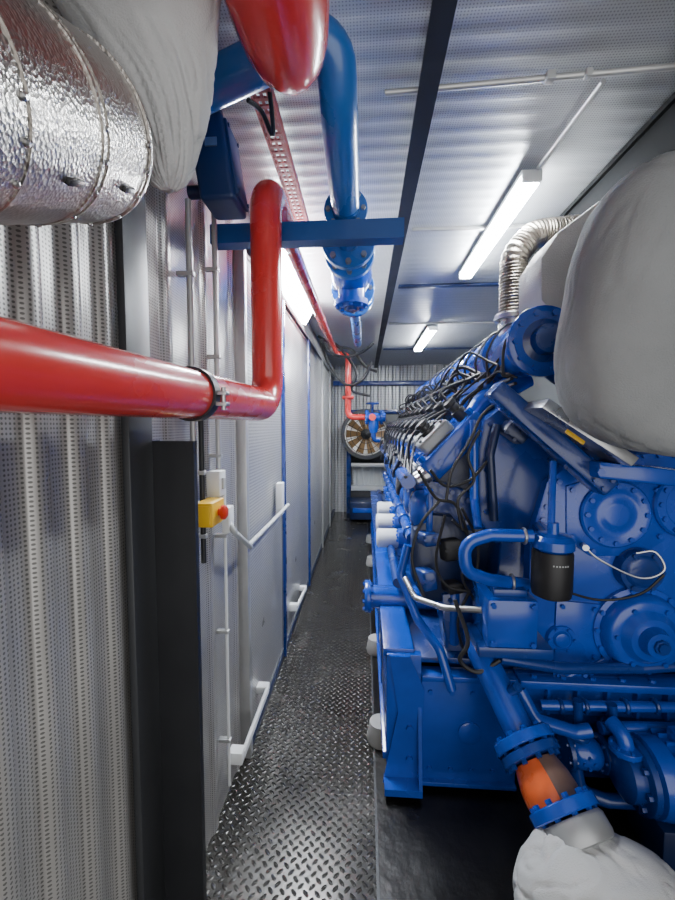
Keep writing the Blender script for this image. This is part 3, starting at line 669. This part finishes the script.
# gear case
gp = [(.70, .56), (.70, 1.12), (.76, 1.36), (.92, 1.50), (1.42, 1.50), (1.56, 1.36), (1.64, 1.18), (1.64, .56)]
bm = B(); prism(bm, gp, 1.72, 1.99, b=.012)
for i in range(len(gp)-1):
    a, b_ = V((gp[i][0], 0, gp[i][1])), V((gp[i+1][0], 0, gp[i+1][1])); m = max(1, int((b_-a).length/.06))
    for k in range(m):
        p = a.lerp(b_, (k+.5)/m); p = p.lerp(V((1.21, 0, 1.02)), .05); bolts(bm, (p.x, 1.72, p.z), (0, -1, 0), 0, 1, .012, .012)
obj('gear_case', bm, BLUE, E)
def disc(px, py, Y, R, t_, name, nb=10, mat=BLUE, hub=.3):
    c = P(px, py, Y); bm = B()
    lathe(bm, c+V((0, t_, 0)), (0, -1, 0), [(0, R), (t_*.75, R), (t_, R*.95), (t_, R*.72), (t_*.85, R*.68), (t_*.85, R*hub*1.5), (t_*1.2, R*hub*1.2), (t_*1.25, R*hub)], 36)
    bolts(bm, c, (0, -1, 0), R*.84, nb, R*.05+.004, .010); obj(name, bm, mat, E); return c
disc(617, 515, 1.69, .14, .025, 'round_cover', 12)
disc(692, 505, 1.69, .14, .03, 'round_cover', 12)
disc(643, 572, 1.67, .09, .05, 'small_cover', 6, BLUED, .55)
disc(562, 640, 1.70, .06, .03, 'small_cover', 6, BLUE, .4)
c = P(640, 631, 1.70); bm = B()
lathe(bm, c+V((0, .03, 0)), (0, -1, 0), [(0, .185), (.03, .185), (.034, .165), (.05, .162), (.075, .152), (.085, .138), (.085, .11), (.095, .10), (.11, .085), (.112, .06), (.13, .055), (.15, .05), (.152, .03)], 40)
bolts(bm, c, (0, -1, 0), .174, 14, .011, .012); bolts(bm, c+V((0, -.055, 0)), (0, -1, 0), .125, 6, .01, .01); obj('damper_housing', bm, BLUE, E)
bm = B(); lathe(bm, c+V((0, -.12, 0)), (0, -1, 0), [(0, .03), (.012, .03), (.012, .022), (.02, .02)], 8); obj('shaft_plug', bm, BLUED, E)
for a, b_ in (((560, 680), (612, 655)), ((560, 680), (675, 684))):
    bm = B(); sweep(bm, [P(*a, 1.715), P(*b_, 1.715)], .012, 10); obj('case_rib', bm, BLUE, E)
bm = B(); prism(bm, ppoly([(566, 486), (604, 474), (640, 474), (660, 486), (664, 540), (640, 556), (590, 556), (566, 540)], 1.715), 1.71, 1.73, b=.004)
for q in ((572, 490), (604, 479), (638, 479), (656, 490), (659, 536), (638, 551), (592, 551), (571, 537)): bolts(bm, P(*q, 1.71), (0, -1, 0), 0, 1, .011, .012)
obj('upper_cover_plate', bm, BLUE, E)
bm = B(); prism(bm, ppoly([(556, 600), (600, 604), (600, 660), (590, 680), (552, 680)], 1.715), 1.708, 1.73, b=.004)
for q in ((562, 606), (594, 609), (594, 656), (584, 674), (558, 674)): bolts(bm, P(*q, 1.708), (0, -1, 0), 0, 1, .010, .012)
obj('lower_cover_plate', bm, BLUE, E)
# turbo side parts
a, b_ = P(492, 388, 1.62), P(606, 488, 1.55); d = (b_-a).normalized(); s = d.cross(V((0, 1, 0))).normalized()
bm = B(); obox(bm, (a+b_)/2, d*((b_-a).length/2), V((0, .05, 0)), s*.038, .014); bolts(bm, b_-d*.05+V((0, -.05, 0)), (0, -1, 0), .03, 4, .009, .01); obj('diagonal_strut', bm, BLUED, E)
bm = B(); lathe(bm, (1.0, 1.42, 1.70), (0, 1, 0), [(0, .12), (.04, .2), (.2, .22), (.3, .18), (.34, .12)], 32); pipe(bm, [(.98, 1.7, 1.7), (.95, 1.78, 1.78), (.78, 1.78, 1.91)], .09, .06); obj('turbocharger', bm, BLUED, E)
bm = B(); obox(bm, P(575, 432, 1.5), V((.15, 0, -.1)), (0, .1, 0), (.012, 0, .015), .004); obj('heat_shield', bm, SILV, E, 'bright steel heat shield')
bm = B(); obox(bm, P(575, 437, 1.385), V((.03, 0, -.021)), (0, .002, 0), (.004, 0, .006), .001); obj('yellow_tag', bm, YEL, E, 'yellow tag')
bm = B(); obox(bm, P(640, 473, 1.55), V((.2, 0, -.02)), (0, .1, 0), (0, 0, .03), .01); bolts(bm, P(600, 472, 1.44), (0, -1, 0), 0, 1, .014, .01); obj('turbo_bracket', bm, BLUE, E)
# front end castings of the left bank
bm = B(); prism(bm, ppoly([(484, 420), (505, 404), (555, 446), (560, 500), (548, 534), (496, 545), (478, 520), (478, 450)], 1.76), 1.76, 1.93, b=.02)
for q in ((490, 424), (506, 412), (530, 436), (550, 460), (552, 500), (538, 525), (504, 532), (486, 512), (486, 470)): bolts(bm, P(*q, 1.76), (0, -1, 0), 0, 1, .012, .012)
obj('bank_end_housing', bm, BLUED, E)
bm = B(); pipe(bm, [P(494, 520, 1.72), P(490, 455, 1.7), P(497, 425, 1.72)], .018, .05, 14); obj('water_elbow', bm, NAVY, E)
bm = B(); obox(bm, P(514, 432, 1.72), (.04, 0, -.03), (0, .05, 0), (.02, 0, .025), .012); bolts(bm, P(514, 432, 1.67), (0, -1, 0), .03, 4, .008, .01); obj('thermostat_block', bm, NAVY, E)
bm = B(); prism(bm, ppoly([(424, 478), (452, 484), (476, 494), (472, 530), (428, 522)], 1.9), 1.86, 1.95, b=.015)
for q in ((430, 486), (452, 492), (468, 500), (466, 522), (434, 514)): bolts(bm, P(*q, 1.86), (0, -1, 0), 0, 1, .012, .012)
obj('bank_end_plate', bm, BLUED, E)
c0 = P(434, 556, 1.88)
bm = B(); prism(bm, ppoly([(414, 530), (430, 514), (452, 516), (468, 536), (466, 580), (450, 604), (424, 602), (412, 578)], 1.82), 1.82, 1.95, b=.02); obj('accessory_casting', bm, NAVY, E)
for q, sz, hh, mm in (((428, 536), (.035, .03), .09, BLUED), ((450, 548), (.04, .05), .06, BLKST), ((426, 575), (.03, .045), .10, BLUED), ((452, 584), (.035, .025), .08, BLKST)):
    o_ = P(*q, 1.83); bm = B(); obox(bm, o_+V((-.01, -hh/2+.02, 0)), (sz[0], 0, .006), (-.02, hh/2, 0), (-.006, 0, sz[1]), .012, 3)
    for sx in (-1, 1): bolts(bm, o_+V((-.0+sx*sz[0]*.6, -hh+.024, 0)), (0, -1, 0), 0, 1, .007, .008)
    obj('accessory_housing', bm, mm, E)
bm = B(); pipe(bm, [c0+V((-.03, -.02, .12)), c0+V((-.03, 0, .22)), c0+V((.06, .02, .26)), c0+V((.13, .0, .28))], .022, .05, 14); obj('accessory_pipe', bm, BLUED, E)
bm = B(); prism(bm, ppoly([(440, 590), (490, 585), (500, 640), (480, 692), (446, 682)], 1.85), 1.8, 1.95, b=.012)
for q in ((450, 600), (482, 596), (490, 636), (474, 680), (454, 672)): bolts(bm, P(*q, 1.8), (0, -1, 0), 0, 1, .011, .012)
obj('lower_end_plate', bm, BLUED, E)
bm = B(); prism(bm, ppoly([(498, 540), (556, 536), (560, 600), (556, 690), (500, 690), (494, 600)], 1.80), 1.78, 1.95, b=.012); obj('timing_case_side', bm, BLUED, E)
for k, q in enumerate((((452, 520), (470, 540), (462, 575), (474, 600)), ((462, 508), (478, 545), (476, 590), (486, 606)), ((440, 500), (420, 525), (412, 560), (424, 596)), ((470, 590), (458, 620), (464, 650), (480, 664)), ((418, 470), (436, 498), (456, 505), (470, 540)), ((445, 515), (436, 560), (446, 585), (470, 592)), ((480, 430), (468, 455), (474, 480), (458, 500), (462, 530)), ((500, 400), (482, 415), (470, 440), (452, 470), (446, 500)), ((430, 470), (446, 486), (470, 480), (488, 460)))):
    bm = B(); cable(bm, [P(x, yy, 1.70) for x, yy in q], .0065); obj('front_cable', bm, BLACK, E, 'black cable')
# oil filter
c = P(551, 596, 1.5)
bm = B(); lathe(bm, c, (0, 0, 1), [(0, .05), (.008, .066), (.03, .07), (.165, .07), (.175, .066)], 32); of = obj('oil_filter', bm, BLACK, E, 'black oil filter canister')
for z_, n_, w_ in ((.135, 6, .006),):
    for k in range(n_):
        an = -PI/2+(k-(n_-1)/2)*.14; e = V((math.cos(an), math.sin(an), 0)); s2 = V((-e.y, e.x, 0))
        bm = B(); obox(bm, c+V((0, 0, z_))+e*.0705, s2*.0025, e*.0008, V((0, 0, w_*.45))); obj('print_mark', bm, LGREY, of, 'pale printed mark')
bm = B(); lathe(bm, c+V((0, 0, .176)), (0, 0, 1), [(0, .062), (.01, .074), (.04, .074), (.055, .06), (.06, .02), (.1, .018)], 24)
cyl(bm, c+V((0, 0, .2)), (c.x+.05, 1.73, c.z+.2), .03); obj('filter_head', bm, BLUE, E)
bm = B(); cyl(bm, P(553, 462, 1.6), P(551, 530, 1.5), .013); obj('filter_pipe', bm, BLUE, E)
bm = B(); pipe(bm, [P(532, 536, 1.5), P(490, 535, 1.5), P(464, 543, 1.5), P(466, 572, 1.5), P(490, 580, 1.52), P(526, 584, 1.6)], .024, .06, 16); obj('looped_pipe', bm, BLUE, E)
for q in ((524, 536, 1.5), (512, 582, 1.56)):
    bm = B(); ring(bm, P(*q), (1, 0, 0), .026, .006, 20, 8); obj('hose_clip', bm, SILV, E, 'steel hose clip')
bm = B(); pipe(bm, [P(474, 420, 1.74), P(474, 500, 1.72), P(478, 528, 1.65)], .018, .04, 14); obj('breather_pipe', bm, BLUE, E)
bm = B(); pipe(bm, [P(405, 578, 1.85), P(415, 598, 1.75), P(445, 608, 1.65), P(482, 610, 1.58)], .013, .06); obj('flexible_hose', bm, SILV, E, 'silver braided hose')
bm = B(); pipe(bm, [P(408, 545, 1.9), P(400, 575, 1.9), P(418, 620, 1.8), P(440, 650, 1.7), P(452, 690, 1.66)], .02, .06); obj('drain_pipe', bm, BLUE, E)
bm = B(); cable(bm, [P(455, 600, 1.6), P(468, 640, 1.55), P(460, 660, 1.55), P(478, 672, 1.55), P(500, 660, 1.55)], .009); obj('front_cable', bm, BLACK, E, 'black cable')
# cooler box
a, b_ = P(488, 600, 1.5), P(538, 650, 1.5)
bm = B(); box(bm, a.x, b_.x, 1.5, 1.72, b_.z, a.z, .012)
for x in (a.x+.02, b_.x-.02):
    for z in (a.z-.02, b_.z+.02): bolts(bm, (x, 1.5, z), (0, -1, 0), 0, 1, .011, .012)
obj('cooler_box', bm, BLUE, E)
bm = B(); box(bm, a.x+.03, b_.x-.03, 1.53, 1.68, a.z-.002, a.z+.03, .008); obj('cooler_lid', bm, BLUED, E)
bm = B(); box(bm, a.x-.03, b_.x+.06, 1.5, 1.7, b_.z-.04, b_.z+.002, .006); obj('cooler_flange', bm, BLUED, E)
bm = B(); pipe(bm, [P(500, 658, 1.58), P(560, 668, 1.6), P(640, 668, 1.66), P(700, 664, 1.66)], .022, .05); obj('cross_pipe', bm, BLUED, E)
bm = B(); pipe(bm, [P(540, 705, 1.62), P(600, 706, 1.62), P(720, 708, 1.62)], .02, .05); obj('front_pipe', bm, BLUE, E)
for q in (560, 585, 625, 655):
    bm = B(); ring(bm, P(q, 706, 1.62), (1, 0, 0), .021, .009, 18, 8); obj('pipe_union', bm, BLUED, E)
bm = B(); pipe(bm, [P(520, 690, 1.6), P(535, 720, 1.55), P(575, 732, 1.55), P(590, 730, 1.55)], .026, .05); obj('suction_pipe', bm, BLUE, E)
for k, q in enumerate((((578, 700), (578, 735)), ((612, 704), (612, 725)))):
    bm = B(); cyl(bm, P(*q[0], 1.6), P(*q[1], 1.6), .018); flange(bm, P(*q[1], 1.6), (0, 0, 1), .04, .018, 6); obj('drop_pipe', bm, BLUED, E)
bm = B(); o_ = P(582, 752, 1.6); lathe(bm, o_+V((-.06, 0, 0)), (1, 0, 0), [(0, .03), (.01, .05), (.03, .06), (.1, .06), (.12, .05), (.13, .03)], 20); bolts(bm, o_+V((0, -.055, 0)), (0, -1, 0), .02, 4, .007, .01); cyl(bm, o_, o_+V((0, 0, .09)), .025); obj('strainer', bm, BLUE, E)
bm = B(); flange(bm, o_+V((-.06, 0, 0)), (1, 0, 0), .07, .018, 6); obj('strainer_flange', bm, BLUED, E)
bm = B(); flange(bm, o_+V((.075, 0, 0)), (1, 0, 0), .07, .018, 6); obj('strainer_flange', bm, BLUED, E)
bm = B(); pipe(bm, [P(575, 765, 1.6), P(580, 792, 1.58), P(606, 800, 1.56), P(640, 802, 1.56)], .026, .05); obj('drain_elbow', bm, BLUED, E)
bm = B(); pipe(bm, [P(600, 728, 1.6), P(622, 728, 1.6), P(640, 728, 1.6), P(700, 730, 1.6)], .024, .05); obj('upper_feed_pipe', bm, BLUE, E)
# stub pipe
c = P(398, 597, 2.2)
bm = B(); cyl(bm, (.01, 2.2, c.z), (.42, 2.2, c.z), .062); flange(bm, (.02, 2.2, c.z), (1, 0, 0), .088, .035); obj('stub_pipe', bm, BLUE, E)
bm = B(); cyl(bm, (-.002, 2.2, c.z), (.006, 2.2, c.z), .055); obj('stub_blank', bm, NAVY, E)
for k, (px, py, Y) in enumerate(((386, 509, 3.4), (386, 522, 2.98), (388, 538, 2.62))):
    c = P(px, py, Y)
    bm = B(); lathe(bm, (c.x-.075, Y, c.z), (1, 0, 0), [(0, .05), (.01, .062), (.13, .062), (.14, .055)], 24); f = obj('filter_canister', bm, WHITE, E, 'white filter canister')
    bm = B(); lathe(bm, (c.x+.065, Y, c.z), (1, 0, 0), [(0, .066), (.03, .066), (.035, .04), (.22, .04)], 24); obj('canister_head', bm, BLUE, f)
for k in range(7):
    y = 2.15+.36*k
    bm = B(); obox(bm, (.27, y, .90), (.06, 0, 0), (0, .05, 0), (0, 0, .04), .01); bolts(bm, (.21, y, .90), (-1, 0, 0), .03, 4, .008, .01); obj('side_bracket', bm, BLUE, E)
bm = B(); cyl(bm, (.17, 2.0, .80), (.17, 4.8, .80), .026); obj('side_pipe', bm, BLUED, E)
# front sensors
bm = B(); cable(bm, [P(583, 545, 1.64), P(600, 560, 1.62), P(640, 578, 1.6), P(664, 570, 1.6), P(655, 552, 1.61), P(636, 553, 1.63)], .0045); obj('sensor_cable', bm, SILV, E, 'silver sensor cable')
bm = B(); cable(bm, [P(560, 590, 1.62), P(600, 600, 1.62), P(640, 594, 1.6), P(664, 575, 1.6)], .005); obj('sensor_cable', bm, BLACK, E, 'black sensor cable')
bm = B(); cyl(bm, P(583, 545, 1.72), P(586, 548, 1.63), .012); obj('speed_sensor', bm, SILV, E, 'bare steel sensor')
# lower angled coolant pipe
p0, p1, p2, p3 = P(482, 655, 1.62), P(528, 750, 1.40), P(548, 785, 1.31), P(566, 815, 1.23)
dd = (p3-p0).normalized()
bm = B(); sweep(bm, [p0-V((0, -.1, -.05)), p0, p0.lerp(p1, .5), p1], .055, 22); obj('coolant_pipe', bm, BLUE, E)
bm = B(); cyl(bm, p0.lerp(p1, .35)+V((.03, -.04, .0)), p0.lerp(p1, .35)+V((.05, -.08, .05)), .018); obj('vent_plug', bm, BLUED, E)
bm = B(); flange(bm, p1-dd*.025, dd, .110, .035, 10); obj('pipe_flange', bm, BLUE, E)
bm = B(); flange(bm, p1+dd*.014, dd, .106, .03, 10); obj('pipe_flange', bm, BLUED, E)
L = (p3-p1).length
bp = [(0, .07), (.02, .078), (L*.3, .088), (L*.5, .091), (L*.75, .083), (L-.05, .074)]
bm = B(); lathe(bm, p1+dd*.035, dd, bp, 32); bl = obj('rubber_bellows', bm, ORNG, E, 'orange rubber bellows')
bm = B(); arcshell(bm, p1+dd*.035, dd, bp, (.85, -.6, .35), 1.0); obj('brown_cover', bm, BRNR, bl, 'dark brown worn side')
bm = B(); flange(bm, p3-dd*.012, dd, .110, .035, 10); obj('pipe_flange', bm, BLUE, E)
bm = B(); lathe(bm, p3+dd*.012, dd, [(0, .10), (.01, .106), (.05, .106), (.065, .10), (.07, .08), (.16, .07)], 32); obj('end_ring', bm, RINGG, E, 'thick grey end ring')

# ------------------------------------------------------------------ things round the engine
c = P(652, 775, 1.50); PR = .135
t = thing('pump', 'blue electric pump low in front of the engine base', 'pump', (c.x, 1.5, 0))
bm = B(); lathe(bm, (c.x-.05, 1.5, c.z), (1, 0, 0), [(0, .06), (.02, PR-.005), (.06, PR), (.36, PR), (.38, PR-.03)], 28)
obj('motor', bm, BLUE, t)
bm = B(); lathe(bm, (c.x+.03, 1.5, c.z), (1, 0, 0), [(0, PR+.002), (.26, PR+.002)], 28)
for k in range(22):
    a = 2*PI*k/22; obox(bm, (c.x+.16, 1.5+math.cos(a)*(PR+.006), c.z+math.sin(a)*(PR+.006)), (.13, 0, 0), (0, math.cos(a)*.01, math.sin(a)*.01), (0, -math.sin(a)*.003, math.cos(a)*.003))
obj('cooling_fins', bm, BLUE, t)
bm = B(); lathe(bm, (c.x-.13, 1.5, c.z), (1, 0, 0), [(0, .06), (.02, .09), (.07, .09), (.08, .05)], 24); flange(bm, (c.x-.055, 1.5, c.z), (1, 0, 0), PR-.01, .025, 8); obj('pump_head', bm, BLUED, t)
bm = B(); pipe(bm, [(c.x-.1, 1.5, c.z), (c.x-.1, 1.5, c.z+.14), (c.x-.12, 1.56, c.z+.16)], .028, .05); flange(bm, (c.x-.1, 1.5, c.z+.1), (0, 0, 1), .055, .02, 6); obj('outlet_pipe', bm, BLUE, t)
bm = B(); obox(bm, (c.x+.12, 1.48, c.z+PR+.015), (.06, 0, 0), (0, .05, 0), (0, 0, .03), .01); obj('terminal_box', bm, BLUE, t)
bm = B(); cable(bm, [(c.x+.12, 1.42, c.z+.12), (c.x+.06, 1.37, c.z+.05), (c.x+.1, 1.34, c.z-.1), (c.x+.22, 1.34, c.z-.16)], .009); obj('supply_cable', bm, BLACK, t)
bm = B(); box(bm, c.x-.02, c.x+.26, 1.40, 1.6, 0, c.z-PR+.01, .006); obj('pedestal', bm, NAVY, t)
# blankets
f = blobfn(P(684, 312, 1.2), .31, .17, .40, .03, 1.3, math.radians(8), 2.9, 2.2, .012)
bm = B(); blob(bm, f); o = obj('insulation_blanket', bm, FABR, None, ang=180); tag(o, 'huge grey insulation blanket wrapped over the turbocharger', 'insulation')
f = blobfn(P(608, 915, 1.12), .265, .17, .2, .05, 1.5, math.radians(18), 2.3, 5.5, .04)
bm = B(); blob(bm, f); tag(obj('insulation_blanket', bm, FABL, None, ang=180), 'pale insulation blanket over the pipe end at lower right', 'insulation')
bm = B(); q = ppoly([(541, 258), (558, 232), (600, 200), (690, 160), (710, 325), (562, 325), (541, 300)], 1.66)
prism(bm, q, 1.66, 1.90, b=.012)
tag(obj('insulation_housing', bm, TAN), 'buff sloping insulation housing beside the flexible exhaust hose', 'insulation')
t = thing('exhaust_hose', 'braided steel flexible exhaust hose rising from the manifold', 'hose', (.735, 2.0, 2.05))
path = fillet([P(512, 318, 2.0), P(514, 256, 2.0), P(533, 234, 2.0), P(592, 228, 2.02)], .11, 14)
fp = []
for i in range(len(path)-1):
    m = max(1, int((path[i+1]-path[i]).length/.003))
    for k in range(m): fp.append(path[i].lerp(path[i+1], k/m))
fp.append(path[-1])
bm = B(); sweep(bm, fp, .06, 28, rf=lambda i: .061+.0022*math.sin(i*1.3)); obj('bellows', bm, BRAID, t)
bm = B(); flange(bm, path[0]+V((0, 0, .0)), (0, 0, 1), .082, .025); cyl(bm, path[0]-V((0, 0, .1)), path[0], .06); obj('lower_flange', bm, SILV, t)
t = thing('exhaust_duct', 'dark grey boxed exhaust duct hung under the ceiling at right', 'duct', (1.6, 1.8, 2.43))
bm = B(); box(bm, .99, 2.2, .9, 2.6, 2.42, 2.655, .006); obj('casing', bm, DUCT, t)
for z in (2.635, 2.42):
    bm = B(); box(bm, .975, .991, .9, 2.6, z, z+.02); obj('edge_angle', bm, DUCT, t)
